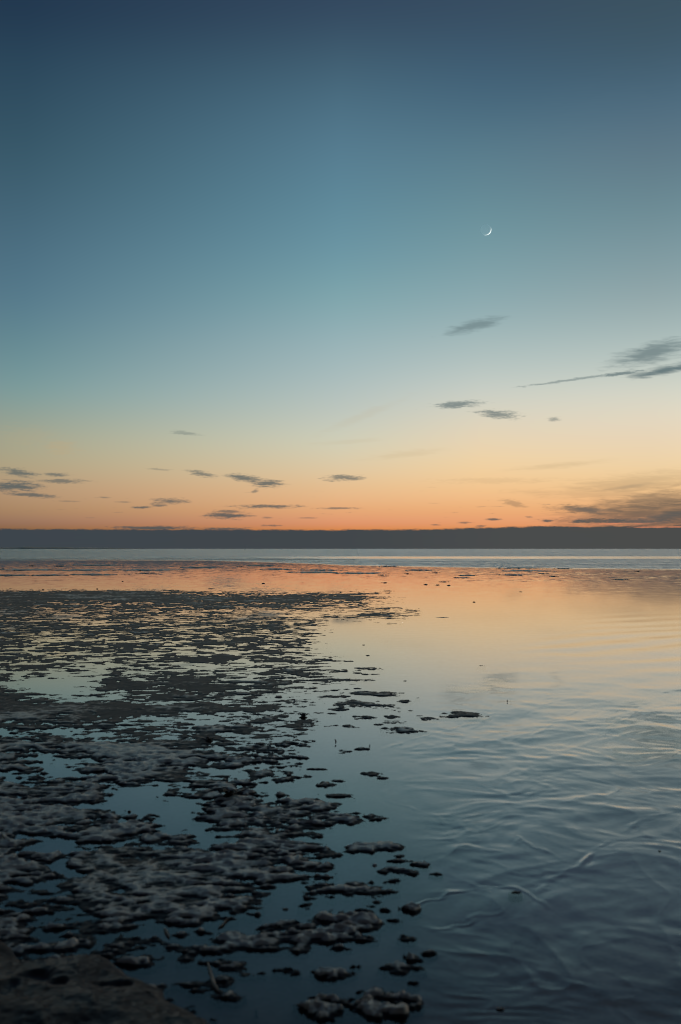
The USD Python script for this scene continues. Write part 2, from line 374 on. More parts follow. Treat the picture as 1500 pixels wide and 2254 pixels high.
CREST = [  # crossing wave fronts on the shallow water at the right (where they lie in the photograph), with their heights in mm
    ([(845, 1735), (855, 1765), (900, 1775), (960, 1795), (1010, 1850)], 4.5), ([(1270, 1912), (1285, 1897), (1298, 1880), (1318, 1864), (1345, 1850)], 9.0), ([(1330, 1858), (1370, 1825), (1430, 1800), (1500, 1786), (1600, 1772)], 5.0), ([(1180, 1968), (1200, 1950), (1235, 1928), (1280, 1908)], 5.0),
    ([(960, 1905), (1000, 1930), (1050, 1950), (1130, 1958), (1190, 1975), (1240, 2010)], 5.0), ([(985, 1880), (1005, 1858), (1060, 1873), (1110, 1880)], 6.0),
    ([(1100, 1880), (1150, 1850), (1130, 1835), (1190, 1870), (1260, 1905)], 4.0), ([(905, 2010), (950, 1980), (1010, 1960), (1080, 1950)], 4.0),
    ([(910, 2040), (980, 2050), (1060, 2020), (1110, 1995)], 3.5), ([(1130, 2090), (1200, 2140), (1260, 2165), (1310, 2180)], 4.0), ([(930, 2160), (980, 2130), (1040, 2115)], 3.5),
    ([(1080, 2115), (1040, 2100), (1010, 2090)], 3.0), ([(830, 1655), (880, 1635), (950, 1617), (1010, 1600), (1070, 1585)], 4.0), ([(870, 1650), (920, 1640), (1000, 1625)], 2.5),
    ([(1050, 1530), (1100, 1560), (1060, 1590), (1020, 1610)], 3.0), ([(1180, 1515), (1230, 1540), (1180, 1560), (1120, 1590)], 3.5), ([(1250, 1545), (1280, 1560), (1230, 1585), (1170, 1620), (1130, 1650)], 3.5),
    ([(1310, 1570), (1370, 1580), (1330, 1610), (1325, 1625)], 4.0), ([(1150, 1760), (1190, 1735), (1230, 1700)], 4.0), ([(1055, 1720), (1090, 1745), (1130, 1755)], 3.0),
    ([(1430, 1540), (1380, 1580), (1330, 1615)], 3.0), ([(1000, 1540), (1060, 1570), (1130, 1580)], 2.5),
]


def water_height(x, y):
    px, py = pixel(x, np.maximum(y, .5))
    inside = (y > 1.0) & (py > 1285) & (px < 1900)
    z = np.zeros_like(x)
    xx, yy, px, py = x[inside], y[inside], px[inside], py[inside]
    bound = np.interp(py, [1290, 1350, 1420, 1480, 1540, 1600, 1660, 1720, 1780, 1850, 1920, 2000, 2100, 2254], [1300, 1180, 1050, 960, 930, 890, 840, 850, 870, 900, 920, 900, 900, 900])
    live = smoothstep(px, bound - 25, bound + 160) * smoothstep(py, 1440, 1600)
    calm = smoothstep(px, bound + 60, bound + 260) * smoothstep(py, 1285, 1420)
    wx, wy = xx + .10 * field(xx, yy, .5, 41), yy + .12 * field(xx, yy, .5, 42)
    h = 0.0
    # crossing trains of small waves running in over the flat
    for k, (wl, deg, a) in enumerate([(.24, 52, .6), (.20, 132, .6), (.12, 75, .15), (.42, 110, 1.0), (.13, 35, .2)]):
        dx, dy = math.cos(math.radians(deg)), math.sin(math.radians(deg))
        patch = np.clip(.5 + .6 * field(xx, yy, .75, 50 + k), 0, 1.4)
        ph = 2 * np.pi * (wx * dx + wy * dy) / wl
        h = h + a * patch * (np.exp(1.6 * (np.cos(ph) - 1)) - .35)
    ridge = 1 - np.abs(field(wx, wy * .8, .34, 60, 2))
    h = h + 1.6 * field(wx, wy, .62, 69)
    h = h + 1.3 * np.exp(-np.abs(field(wx, wy * .7, .36, 66)) / .2) + .6 * np.exp(-np.abs(field(wx + 3, wy * .8, .2, 67)) / .22) + .2 * np.exp(-np.abs(field(wx + 5, wy * .9, .11, 68)) / .25) + .7 * ridge + .6 * field(wx, wy, .13, 61, 2)
    far_fade = 1 / (1 + (np.hypot(xx, yy) / 14) ** 2)
    h = h * live * .00115 * (.35 + far_fade)
    # long low swell out to the right
    sw = 2 * np.pi * (wx * -.55 + yy * .83 + .25 * field(xx, yy, 2.2, 63)) / 1.1
    h = h + calm * .003 * np.sin(sw) * np.clip(.6 + .5 * field(xx, yy, 3.0, 64), 0, 1.2) * smoothstep(py, 1290, 1330) * (1 - .7 * smoothstep(py, 1560, 1800))
    h = h + calm * .0022 * field(xx, yy, .55, 65, 2) * (.35 + .65 * smoothstep(py, 1450, 1600))
    for line, mm in CREST:
        q = np.array([ground(*c) for c in line])
        # a smooth line through the points
        tt = np.linspace(0, len(q) - 1, 12 * len(q))
        q = np.stack([ndimage.gaussian_filter1d(np.interp(tt, np.arange(len(q)), q[:, k]), 4, mode='nearest') for k in (0, 1)], 1)
        lo, hi = q.min(0) - .15, q.max(0) + .15
        near = np.flatnonzero((xx > lo[0]) & (xx < hi[0]) & (yy > lo[1]) & (yy < hi[1]))
        if len(near) == 0:
            continue
        d, at = np.full(len(near), 9.0), np.zeros(len(near))
        xq, yq = xx[near] + (.022 if mm < 8 else .006) * field(xx[near], yy[near], .11, 71, 2), yy[near] + (.03 if mm < 8 else .008) * field(xx[near], yy[near], .13, 72, 2)
        for i, (a, b) in enumerate(zip(q[:-1], q[1:])):
            ab = b - a
            t = np.clip(((xq - a[0]) * ab[0] + (yq - a[1]) * ab[1]) / (ab @ ab + 1e-12), 0, 1)
            e = np.hypot(xq - a[0] - t * ab[0], yq - a[1] - t * ab[1])
            at = np.where(e < d, (i + t) / (len(q) - 1), at)
            d = np.minimum(d, e)
        w = .011 + .005 * field(xx[near], yy[near], .3, 70)
        w = np.maximum(w, .008) * (1 + np.hypot(xx[near], yy[near]) / 14)
        fade = np.clip(np.sin(np.pi * np.clip(at, .02, .98)) * 1.6, 0, 1)
        h[near] += mm * (.00017 if mm < 8 else .0003) * (1 + .75 * np.clip(field(xx[near], yy[near], .16, 73), -1.4, 1.4)) * fade * (np.exp(-(d / w) ** 2) - .35 * np.exp(-((d - 2.1 * w) / w) ** 2))
    z[inside] = h
    return z


wx_, wy_, wr_ = ring_grid(np.arange(-260, 1762, 2.6), np.concatenate([np.arange(1225, 1420, 3.0), np.arange(1420, 2420, 2.0)]))
wz_ = water_height(wx_, wy_)
sea = obj('sea', (np.stack([wx_, wy_, wz_], -1).reshape(-1, 3), grid_faces(*wx_.shape).reshape(-1, 4)), WATER)
tag(sea, 'calm shallow tidal water reflecting the sunset and running out to the horizon', kind='structure')

bx_, by_, br_ = ring_grid(np.arange(-300, 1801, 12.0), np.concatenate([np.arange(1230, 1420, 8.0), np.arange(1420, 2420, 8.0)]))
bz_ = -.022 - .008 * np.clip(field(bx_, by_, .6, 5, 3), -1.2, 1.2) - .02 * smoothstep(bx_ - .3, 0, 1.5) - .25 * smoothstep(br_, 60, 160) - 3.0 * smoothstep(br_, 150, 1500)
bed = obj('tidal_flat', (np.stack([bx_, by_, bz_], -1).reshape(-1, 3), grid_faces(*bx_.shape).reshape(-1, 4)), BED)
tag(bed, 'dark mud and sand bed under the shallow water', kind='structure')

# ------------------------------------------------------------------ far shore, channel post, moon
rng = np.random.default_rng(4)
D = 8000.0
px = np.linspace(-420, 338, 240)
az_ = np.arctan((px - 750) / FPX)
hgt = 13.0 * smoothstep(-px, -338, -120) ** .6 * (.72 + .28 * field(px, px * 0, 60, 7, 4)) + 1.5
hgt = np.where(px > 325, hgt * .3, hgt)
v, nS = [], len(px)
prof = [(0, -2.0), (60, .45), (220, .9), (420, 1.0), (760, .8), (1100, -2.0)]
for dd, f in prof:
    z = np.where(f < 0, f, hgt * f)
    v.append(np.stack([(D + dd) * np.tan(az_), np.full(nS, D + dd), z], 1))
shore = obj('far_shore', (np.vstack(v), grid_faces(len(prof), nS).reshape(-1, 4)[:, ::-1]), SHORE)
tag(shore, 'low dark strip of land on the horizon at the left', kind='structure')

x, y = ground(540, 1211.5)
y = 1500.0
x = (540 - 750) / FPX * y
post = thing('channel_marker')
post.AddTranslateOp().Set(Gf.Vec3d(x, y, 0))
base = post.GetPath().pathString
obj('float', trimesh.creation.revolve([(0, -.6), (.7, -.6), (.85, 0), (.7, .5), (.2, .7), (0, .7)], sections=18), STONE, 30, base)
obj('pole', trimesh.util.concatenate([trimesh.creation.cylinder(.13, 2.2, sections=10).apply_translation((0, 0, 1.7))]), STONE, 30, base)
obj('topmark', trimesh.creation.revolve([(0, 2.8), (.42, 2.8), (.3, 3.2), (0, 3.6)], sections=14), STONE, 30, base)
tag(post, 'tiny dark channel marker standing out of the sea on the horizon', 'marker')

a_, e_ = (math.radians(float(v)) for v in az_el(1070.2, 505.2))
DM = 60000.0
moon = obj('moon', trimesh.creation.uv_sphere(DM * math.tan(math.radians(.262)), count=[96, 96]).apply_translation((DM * math.cos(e_) * math.sin(a_), DM * math.cos(e_) * math.cos(a_), DM * math.sin(e_))), MOON)
tag(moon, 'thin white crescent moon alone in the blue upper sky', 'moon')

# ------------------------------------------------------------------ mud banks and clumps
# share of the flat that stands clear of the water, read off the photograph: rows (py) of (px, share)
COVER = {
    1290: [(0, 0)], 1297: [(0, .25), (350, .2), (420, 0)], 1303: [(0, .75), (400, .7), (480, .4), (860, .35), (885, 0)], 1315: [(0, .78), (780, .75), (850, .3), (930, 0)], 1335: [(0, .62), (650, .62), (760, .4), (850, .25), (910, 0)],
    1350: [(0, .6), (650, .5), (760, .35), (850, .55), (920, .5), (945, 0)], 1362: [(0, .6), (650, .45), (740, .25), (860, .35), (930, 0)], 1380: [(0, .62), (640, .55), (700, .3), (740, .1), (800, 0)], 1400: [(0, .6), (600, .52), (680, .35), (720, .05), (740, 0)],
    1440: [(0, .64), (400, .58), (600, .5), (690, .4), (740, .1), (770, 0)], 1470: [(0, .62), (200, .4), (400, .45), (600, .6), (700, .4), (745, .15), (780, 0)],
    1500: [(0, .35), (60, .2), (190, .12), (240, .75), (400, .78), (550, .5), (700, .4), (790, .15), (850, 0)], 1530: [(0, .8), (120, .4), (220, .5), (300, .75), (450, .6), (600, .5), (720, .35), (800, .1), (840, 0)],
    1560: [(0, .9), (350, .85), (480, .6), (620, .45), (740, .22), (790, .03), (820, 0)], 1582: [(0, .85), (330, .7), (380, .3), (480, .3), (600, .5), (680, .4), (760, .08), (800, 0)],
    1610: [(0, .5), (180, .45), (300, .55), (420, .6), (550, .6), (640, .4), (700, .15), (750, 0)], 1640: [(0, .88), (350, .85), (430, .6), (560, .35), (620, .45), (670, .2), (720, 0)],
    1680: [(0, .8), (50, .4), (100, .3), (180, .5), (240, .82), (400, .85), (540, .55), (600, .5), (660, .3), (690, .0)], 1706: [(0, .4), (100, .2), (160, .12), (210, .6), (260, .85), (400, .8), (460, .4), (560, .5), (640, .35), (680, .05), (720, 0)],
    1740: [(0, .85), (210, .7), (245, .15), (330, .08), (380, .6), (500, .72), (550, .35), (620, .25), (660, .05), (720, 0)], 1768: [(0, .82), (210, .5), (260, .08), (340, .1), (400, .3), (480, .7), (620, .75), (700, .65), (740, .3), (790, .05), (810, 0)],
    1800: [(0, .85), (240, .75), (340, .4), (400, .1), (460, .3), (500, .7), (620, .85), (740, .75), (785, .3), (800, 0)], 1830: [(0, .85), (330, .75), (370, .12), (440, .35), (560, .4), (620, .3), (660, .08), (720, 0)],
    1870: [(0, .75), (50, .6), (100, .2), (180, .5), (300, .5), (430, .55), (560, .7), (640, .6), (720, .65), (770, .1), (800, 0)], 1895: [(0, .75), (80, .4), (130, .2), (200, .75), (450, .8), (600, .75), (740, .7), (780, .05), (800, 0)],
    1925: [(0, .8), (70, .5), (150, .35), (190, .8), (400, .85), (500, .75), (640, .6), (720, .15), (790, 0)], 1970: [(0, .65), (120, .5), (200, .8), (450, .8), (540, .5), (600, .08), (640, .1), (670, .2), (720, .1), (800, 0)],
    2020: [(0, .65), (100, .55), (180, .65), (300, .75), (430, .65), (520, .5), (590, .1), (650, .15), (720, .35), (790, .35), (850, .1), (880, 0)], 2070: [(0, .6), (200, .5), (280, .5), (350, .25), (420, .4), (500, .6), (600, .6), (720, .6), (800, .4), (850, 0)],
    2110: [(0, .5), (200, .5), (300, .45), (400, .45), (480, .55), (580, .5), (660, .1), (760, .0)], 2160: [(0, .4), (300, .4), (400, .4), (500, .5), (590, .3), (640, 0)], 2210: [(0, .2), (480, .12), (560, .08), (640, 0)], 2260: [(0, .2), (560, .05), (640, 0)], 2420: [(0, .25), (500, .1), (700, .2), (900, 0)],
}
# single clumps: (px, py, half width, half height in the photograph, height in mm, tilt, label or None)
CLUMP = [
    (766, 1455, 13, 3, 14, 0, 'small dark mud clump alone in the golden water right of the upper bank'),
    (813, 1470, 23, 5, 18, 0, 'dark spiky mud clump with small satellites in the golden water'),
    (752, 1476, 26, 3, 14, 4, 'long thin mud streak just left of the dark spiky clump in the golden water'),
    (784, 1481, 13, 3, 12, 0, None), (804, 1484, 10, 2, 12, 0, None), (826, 1484, 10, 1.6, 10, 0, None), (787, 1515, 10, 2, 12, 0, None),
    (826, 1524, 56, 5, 20, -2, 'long dark tongue of mud reaching furthest right below the golden water'),
    (760, 1496, 90, 3, 14, 1, 'very long thin mud spit ending in a red-brown tip below the golden water'),
    (892, 1543, 16, 5, 16, -4, 'small tapered mud clump just beyond the tip of the long dark tongue'),
    (922, 1536, 5, 2, 10, 0, None), (867, 1563, 6, 2, 10, 0, None), (881, 1567, 5, 2, 10, 0, None), (905, 1564, 6, 2, 10, 0, None), (832, 1543, 6, 2, 10, 0, None),
    (785, 1547, 38, 8, 20, -3, 'broad ragged mud clump under the long dark tongue'),
    (842, 1552, 38, 6, 18, 4, 'ragged mud clump with an upturned right end under the long dark tongue'),
    (745, 1560, 22, 7, 18, 0, None), (861, 1577, 15, 4, 16, 0, 'smooth oval mud clump with pale upper edge, left of the ragged streaks in the water'),
    (800, 1577, 20, 7, 18, 0, 'rounded double mud clump at the middle of the right fringe of the bank'),
    (872, 1589, 24, 3, 14, 0, 'long low mud sliver lying above the shaggy brown clump'), (834, 1594, 10, 4, 14, -6, None),
    (771, 1598, 20, 5, 16, 0, 'pointed mud clump with a hump at its right end beside the bluish pool'), (880, 1606, 33, 8, 26, 0, 'shaggy brown mud clump standing highest along the edge of the rippled water'),
    (931, 1609, 11, 4, 14, 4, 'small brown clump just right of the shaggy brown clump'), (949, 1581, 18, 5, 14, 6, 'low pale-edged clump where the ripples meet the bank'), (927, 1575, 9, 3, 12, 0, None),
    (1020, 1570, 36, 6, 14, -6, 'thin dark ragged streak of weed among the ripples right of the bank'), (985, 1577, 16, 3, 8, 0, None), (1065, 1465, 8, 2, 10, 0, 'tiny pair of dark specks alone in the golden water'),
    (796, 1648, 14, 4, 18, 0, 'small nearly black clump with a thin tail in the blue water'), (757, 1653, 16, 2.5, 10, -6, 'thin curved mud thread just left of the small black clump'), (752, 1658, 9, 2, 10, 0, None),
    (819, 1704, 22, 5, 18, -6, 'long black-fronted clump with pale back, alone left of the ripples'), (843, 1712, 12, 4, 14, -8, None),
    (699, 1693, 18, 3, 14, -6, 'slim pale-backed clump off the right edge of the middle bank'), (717, 1726, 18, 6, 20, -8, 'stubby dark clump off the right edge of the middle bank'), (744, 1719, 14, 3, 12, 0, 'faint flat clump just above and right of the stubby dark clump'),
    (756, 1751, 27, 5, 18, -3, 'long smooth bar-shaped clump alone in the blue water under the stubby clump'),
    (825, 1798, 19, 9, 26, 0, 'thick rounded clump with pale crown at the tip of the pale-backed bank'),
    (621, 1832, 15, 3, 14, 0, None), (680, 1836, 27, 6, 20, -4, 'crescent shaped clump below the big pale-backed bank'),
    (832, 1861, 58, 12, 28, -3, 'wide jagged mound with three pale crests, right of the crowded clumps'),
    (880, 1884, 10, 5, 18, 0, 'small knob above the wavy two-humped clump'), (888, 1895, 25, 5, 20, -3, 'left hump of the wavy clump at the edge of the ripples'), (927, 1901, 17, 7, 22, -8, 'pale wedge clump with its tip among the ripples'),
    (846, 1917, 13, 6, 20, 0, 'small round clump with pale crown below the wavy clump'), (890, 1918, 31, 7, 22, -4, 'long low clump with a rounded left head below the wavy clump'),
    (961, 1924, 12, 4, 16, 0, 'small pale cap of mud furthest out in the rippled water'), (865, 1939, 16, 8, 20, 0, 'ragged oval clump under the long low clump'), (860, 1963, 19, 4, 12, 0, 'flat bluish clump barely above the water'),
    (786, 1957, 48, 14, 26, 8, 'right end of a long dark ridge that rises to the right'), (715, 1955, 46, 15, 26, 3, 'left end of a long dark ridge that rises to the right'),
    (907, 1998, 17, 10, 32, 0, 'dark round lump with a bright rim at the edge of the rippled water'), (847, 2003, 11, 5, 18, 0, 'small round lump above the big cauliflower-like mound'), (829, 1986, 9, 4, 14, 0, None), (819, 1995, 12, 3, 12, 0, None),
    (867, 2027, 15, 5, 18, 0, 'pale pointed clump at the right tip of the big cauliflower-like mound'), (893, 2064, 15, 9, 18, 0, 'faint broken clump right of the big cauliflower-like mound'),
    (780, 2020, 62, 24, 44, 0, 'big cauliflower-like mound of lumps near the bottom of the photo'), (745, 2056, 60, 15, 34, 0, None), (680, 2050, 42, 14, 36, -6, 'bright-topped mound joining the left of the big cauliflower-like mound'),
    (947, 2097, 13, 9, 30, 0, 'small dark cap with a bright rim, lower right among the foreground clumps'), (883, 2131, 38, 12, 30, 6, 'winged clump with a raised right shoulder in the foreground'), (911, 2109, 15, 9, 30, 0, None),
    (911, 2163, 11, 6, 16, 0, None), (781, 2127, 15, 5, 16, 0, 'thin sliver of mud above the winged clump'), (728, 2141, 42, 13, 34, -6, 'long bowed clump in the foreground with a trailing right end'),
    (635, 2138, 32, 10, 30, -10, 'bright-edged tapering clump in the foreground left of the bowed clump'), (797, 2181, 15, 6, 20, 10, 'small slanting clump above the two lowest clumps'), (709, 2212, 46, 27, 42, 0, 'left one of the two large clumps at the bottom edge'),
    (848, 2204, 52, 26, 42, 0, 'right one of the two large clumps at the bottom edge'), (1135, 1965, 13, 4, 10, 0, 'tiny pale cap of sand among the ripples at the right'),
    (620, 1795, 120, 22, 36, 0, None), (720, 1807, 60, 9, 28, -3, None), 
    
]
POOL = [(130, 1510, 70, 13), (150, 1700, 42, 16), (295, 1765, 50, 26), (390, 1815, 45, 14), (100, 1868, 60, 16), (640, 1985, 40, 22), (420, 2060, 70, 18), (490, 1590, 50, 6), (600, 1745, 110, 18), (375, 1790, 40, 10)]

gpx = np.arange(-240, 1560, 2.0)
gpy = np.concatenate([np.arange(1292, 1400, 0.6), np.arange(1400, 1560, 1.2), np.arange(1560, 2400, 1.35)])[::-1]
A, R = np.meshgrid(np.arctan((gpx - 750) / FPX), EYE / np.tan(depression(gpy)))
gx, gy = R * np.sin(A), R * np.cos(A)
vx, vy = pixel(gx, gy)
rows = sorted(COVER)
share = np.zeros((len(rows), len(gpx)))
for i, r_ in enumerate(rows):
    c = np.array(COVER[r_], float)
    share[i] = np.interp(gpx, c[:, 0], c[:, 1]) * np.interp(r_, [1290, 1420, 1600, 1800, 1900], [1.3, 1.28, 1.15, 1.13, 1.16])
fi = np.interp(vy, rows, np.arange(len(rows)))
fj = (vx - gpx[0]) / (gpx[1] - gpx[0])
cov = ndimage.map_coordinates(share, [fi, fj], order=1, mode='nearest')
from scipy.special import ndtri
wxa, wya = gx + .05 * field(gx, gy, .4, 1), gy + .05 * field(gx, gy, .4, 2)
nearby = smoothstep(-R, -12, -5)
sq = 1.45                                                                       # the lumps lie a little longer across the view, as the ebb left them
n = (.05 + .30 * (1 - nearby)) * field(wxa, wya, .9, 11) + (.62 - .2 * nearby) * field(wxa, wya * sq, .33, 12) + .74 * field(wxa, wya * sq, .15, 13) + (.6 + .15 * nearby) * field(gx, gy * sq, .07, 14)
n += (.62 - .25 * smoothstep(-R, -9, -5)) * field(gx, gy * sq, .034, 15) * smoothstep(-R, -16, -8)
n += .14 * field(gx, gy * 1.8, .016, 16) * smoothstep(-R, -7, -4.5)
n /= 1.2
for qx, qy, hw, hh in POOL:
    q = ((vx - qx) / hw) ** 2 + ((vy - qy) / hh) ** 2
    n -= .75 * np.exp(-q)
f = n - ndtri(np.clip(1 - cov, 1e-4, .97)) - 3.0 * (cov < .004)
blob_h = np.zeros_like(f)
for cx, cy, hw, hh, mm, tilt, _ in CLUMP:
    x0, y0 = ground(cx, cy + .35 * hh)
    r0 = math.hypot(x0, y0)
    a = 1.12 * hw * r0 / FPX
    b = float(np.clip((1.5 * hh * r0 / FPX - mm * .0005) / math.sin(float(depression(cy))), .34 * a, 1.0 * a))
    ca, sa = math.cos(math.radians(tilt * 2.5)), math.sin(math.radians(tilt * 2.5))
    near = (np.abs(gx - x0) < 2.4 * max(a, b)) & (np.abs(gy - y0) < 2.4 * max(a, b))
    dx, dy = gx[near] - x0, gy[near] - y0
    u, w_ = (dx * ca + dy * sa) / a, (-dx * sa + dy * ca) / b
    e_ = field(gx[near], gy[near] * 1.3, a * .75, int(cx) % 97) * .75 + field(gx[near], gy[near] * 1.3, a * .33, int(cy) % 89, 2) * .6
    lump = 1.15 * (1 - u * u - w_ * w_) + e_ * (1.0 if hw > 14 else .6) + .25
    lump = np.where(u * u + w_ * w_ > 3, np.minimum(lump, -.5), lump)
    better = lump > f[near]
    blob_h[near] = np.where(lump > -.3, np.maximum(blob_h[near], mm * .0006), blob_h[near])
    f[near] = np.where(better, lump, f[near])
tall = .0075 + .0120 * smoothstep(-R, -11, -4.8)
top = np.where(blob_h > 0, blob_h, tall * (1 + .35 * np.clip(field(gx, gy, .5, 31), -1.5, 1.5)))
H = np.where(f > 0, top * (1 - np.exp(-np.where(blob_h > 0, .65, 1.1) * np.abs(f) ** np.where(blob_h > 0, 1.45, 1.3))), .02 * f)
lumps = np.abs(field(wxa, wya * sq, .10, 32)) * .5 + np.abs(field(gx, gy * sq, .045, 33)) * .35
H += np.where(f > 0, smoothstep(f, .1, .8) * top * (.38 - .80 * lumps), 0)
ribs = np.abs(field(gx + .01 * field(gx, gy, .06, 37), gy * 1.9, .019, 36))
H += np.where(f > -.05, (.0004 - .0008 * ribs) * smoothstep(f, .1, .5) * smoothstep(-R, -9, -5), 0)
H += np.where(f > -.05, .0011 * field(gx, gy, .024, 34, 2) * smoothstep(f, -.05, .3) * smoothstep(-R, -14, -7), 0)
FILM = [(1395, 1543, 26, 3), (1378, 1585, 42, 8), (1455, 1575, 26, 6), (1450, 1608, 85, 15), (1410, 1655, 75, 12), (1500, 1645, 60, 20), (1085, 1500, 34, 8), (1062, 1517, 66, 7)]
film = np.full_like(H, -9.0)
for cx, cy, hw, hh in FILM:
    # thin weed lying just under the surface, torn into lace
    q = ((vx - cx) / hw) ** 2 + ((vy - cy) / hh) ** 2
    film = np.maximum(film, np.where(q < 3, 1.0 - q + .8 * field(gx, gy, .06, 24, 3) + .4 * field(gx, gy, .2, 25), -9))
H = np.maximum(H, -.03)
dry = H > 0.0008
lab, count = ndimage.label(dry, structure=np.ones((3, 3)))
cell = np.gradient(vx, axis=1) * -np.gradient(vy, axis=0)
inframe = (vx > 0) & (vx < 1500) & (vy < 2254)
size = ndimage.sum(cell * inframe, lab, np.arange(count + 1))
total = ndimage.sum(cell, lab, np.arange(count + 1))
cy_, cx_ = [np.array(ndimage.mean(v, lab, np.arange(1, count + 1))) for v in (vy, vx)]
cells = ndimage.find_objects(lab)


def patch_mesh(k):
    """The raised piece of the flat with number k, its rim carried down into the bed."""
    sl = cells[k - 1]
    r0, r1, c0, c1 = max(sl[0].start - 2, 0), min(sl[0].stop + 2, H.shape[0]), max(sl[1].start - 2, 0), min(sl[1].stop + 2, H.shape[1])
    mine = lab[r0:r1, c0:c1] == k
    wide = ndimage.binary_dilation(mine, np.ones((3, 3)))
    quad = mine[:-1, :-1] | mine[1:, :-1] | mine[:-1, 1:] | mine[1:, 1:]
    z = np.where(mine, H[r0:r1, c0:c1], -.004)
    inner = ndimage.binary_dilation(mine, np.ones((3, 3)))
    quad2 = inner[:-1, :-1] | inner[1:, :-1] | inner[:-1, 1:] | inner[1:, 1:]
    z = np.where(inner, z, -.05)
    z = np.where(inner & ~mine, np.clip(H[r0:r1, c0:c1], -.012, -.003), z)
    F = grid_faces(r1 - r0, c1 - c0)[quad2]
    used_v, F = np.unique(F, return_inverse=True)
    V = np.stack([gx[r0:r1, c0:c1], gy[r0:r1, c0:c1], z], -1).reshape(-1, 3)[used_v]
    return V, F.reshape(-1, 4)


order = np.argsort(-size[1:]) + 1
owner = {}
for c in CLUMP:
    if c[6] is None:
        continue
    x0, y0 = ground(c[0], c[1] + .35 * c[3])
    j = int(round((math.atan2(x0, y0) and (750 + FPX * math.tan(math.atan2(x0, y0)) - gpx[0]) / (gpx[1] - gpx[0]))))
    i = int(np.argmin(np.abs(R[:, 0] - math.hypot(x0, y0))))
    w = lab[max(i - 4, 0):i + 5, max(j - 4, 0):j + 5]
    w = w[w > 0]
    if len(w):
        k = int(np.bincount(w).argmax())
        owner.setdefault(k, c[6])

ZONES = [(1340, 'at the far orange edge'), (1420, 'in the yellow water'), (1500, 'in the middle distance'), (1600, 'by the pale green pools'),
         (1700, 'on the dark middle stretch'), (1800, 'around the blue pools'), (1900, 'just below the blue pools'), (2010, 'in the blue-black water'), (2500, 'in the dark foreground')]
SIDES = [(250, 'far left'), (500, 'left half'), (750, 'middle'), (5000, 'right side')]
RANK = ['largest'] + [f'{w} largest' for w in 'second third fourth fifth sixth seventh eighth ninth tenth'.split()]
groups, single, rest, banks = {}, 0, [], 0
for k in order:
    if total[k] < 2:
        continue
    ex = cells[k - 1]
    wide_px = (ex[1].stop - ex[1].start) * 2.0
    if size[k] > 5200:
        b = obj('mud_bank', patch_mesh(k), MUD)
        tag(b, 'wide bank of dark lumpy algae-covered mud rising from the shallow water', kind='structure')
        banks += 1
        continue
    if single >= 300 or size[k] < 4:
        rest.append(k)
        continue
    zone = next(t for lim, t in ZONES if cy_[k - 1] < lim)
    side_ = next(t for lim, t in SIDES if cx_[k - 1] < lim)
    if k in owner:
        label, group = owner[k], None
    else:
        seen_n = groups.get((zone, side_), 0)
        groups[(zone, side_)] = seen_n + 1
        shape = 'long streak-shaped' if wide_px > 7 * size[k] / max(wide_px, 1) else 'lumpy'
        if seen_n < len(RANK):
            label, group = f'{RANK[seen_n]} loose mud clump {zone}, {side_}', None
        else:
            label, group = f'one of the many small mud clumps {zone}, {side_}', f'small mud clumps {zone}, {side_}'
    o = obj('mud_clump', patch_mesh(k), MUD)
    tag(o, label, 'mud clump', group)
    single += 1
parts = [patch_mesh(k) for k in rest]
if parts:
    off = np.cumsum([0] + [len(p[0]) for p in parts])
    o = obj('mud_crumbs', (np.vstack([p[0] for p in parts]), np.vstack([p[1] + a for p, a in zip(parts, off)])), MUD)
    tag(o, 'scattered crumbs of dark mud just breaking the water around the larger clumps', 'mud', kind='stuff')
for right in (False, True):
    on = (film > 0) & ((vx > 1250) == right)
    qd = on[:-1, :-1] & on[1:, :-1] & on[:-1, 1:] & on[1:, 1:]
    uv_, F = np.unique(grid_faces(*on.shape)[qd], return_inverse=True)
    V = np.stack([gx, gy, -.0045 - .002 * np.clip(field(gx, gy, .05, 26), -1, 1)], -1).reshape(-1, 3)[uv_]
    o = obj('weed_film', (V, F.reshape(-1, 4)), FILM_WEED)
    tag(o, 'mottled torn film of weed just under the water at the right edge' if right else 'small faint film of weed under the water where the ripples begin', 'weed film')
print('mud: banks', banks, 'single', single, 'rest', len(rest), 'authored', len(owner))

# the low mound in the near left corner
outline = [(-300, 2030), (-100, 2036), (0, 2048), (26, 2066), (38, 2092), (80, 2103), (135, 2099), (195, 2089), (232, 2091), (248, 2109), (276, 2126), (316, 2141), (350, 2162), (376, 2178), (402, 2194), (432, 2212), (470, 2240), (530, 2290), (560, 2420), (-300, 2420)]
poly = Polygon([ground(*p, .06) for p in outline])
mx, my = np.meshgrid(np.arange(-2.2, .1, .008), np.arange(2.7, 5.2, .008))
inside = poly.contains_properly if False else None
import shapely
pts = shapely.points(mx, my)
sd = np.where(shapely.contains(poly, pts), 1, -1) * shapely.distance(poly.boundary, pts)
sd = sd + .018 * field(mx, my, .12, 81, 2)
mz = -.05 + .115 * (1 - np.exp(-np.clip(sd + .05, 0, 9) / .045)) + .03 * smoothstep(sd, 0, .6) + .012 * field(mx, my, .28, 82, 3) * smoothstep(sd, 0, .1) + .002 * field(mx, my, .02, 83, 2)
for qx, qy, hw, hh, depth in [(240, 2164, 48, 11, .02), (78, 2152, 34, 15, .016), (18, 2195, 24, 18, .015), (325, 2180, 8, 4, .02), (130, 2170, 20, 10, .015)]:
    x0, y0 = ground(qx, qy, .06)
    a, b = hw * math.hypot(x0, y0) / FPX, hh * math.hypot(x0, y0) / FPX / math.sin(float(depression(qy)))
    q = np.sqrt(((mx - x0) / a) ** 2 + ((my - y0) / b) ** 2) + .15 * field(mx, my, .07, 84, 2)
    mz -= depth * smoothstep(-q, -1.15, -.6)
keep = sd > -.05
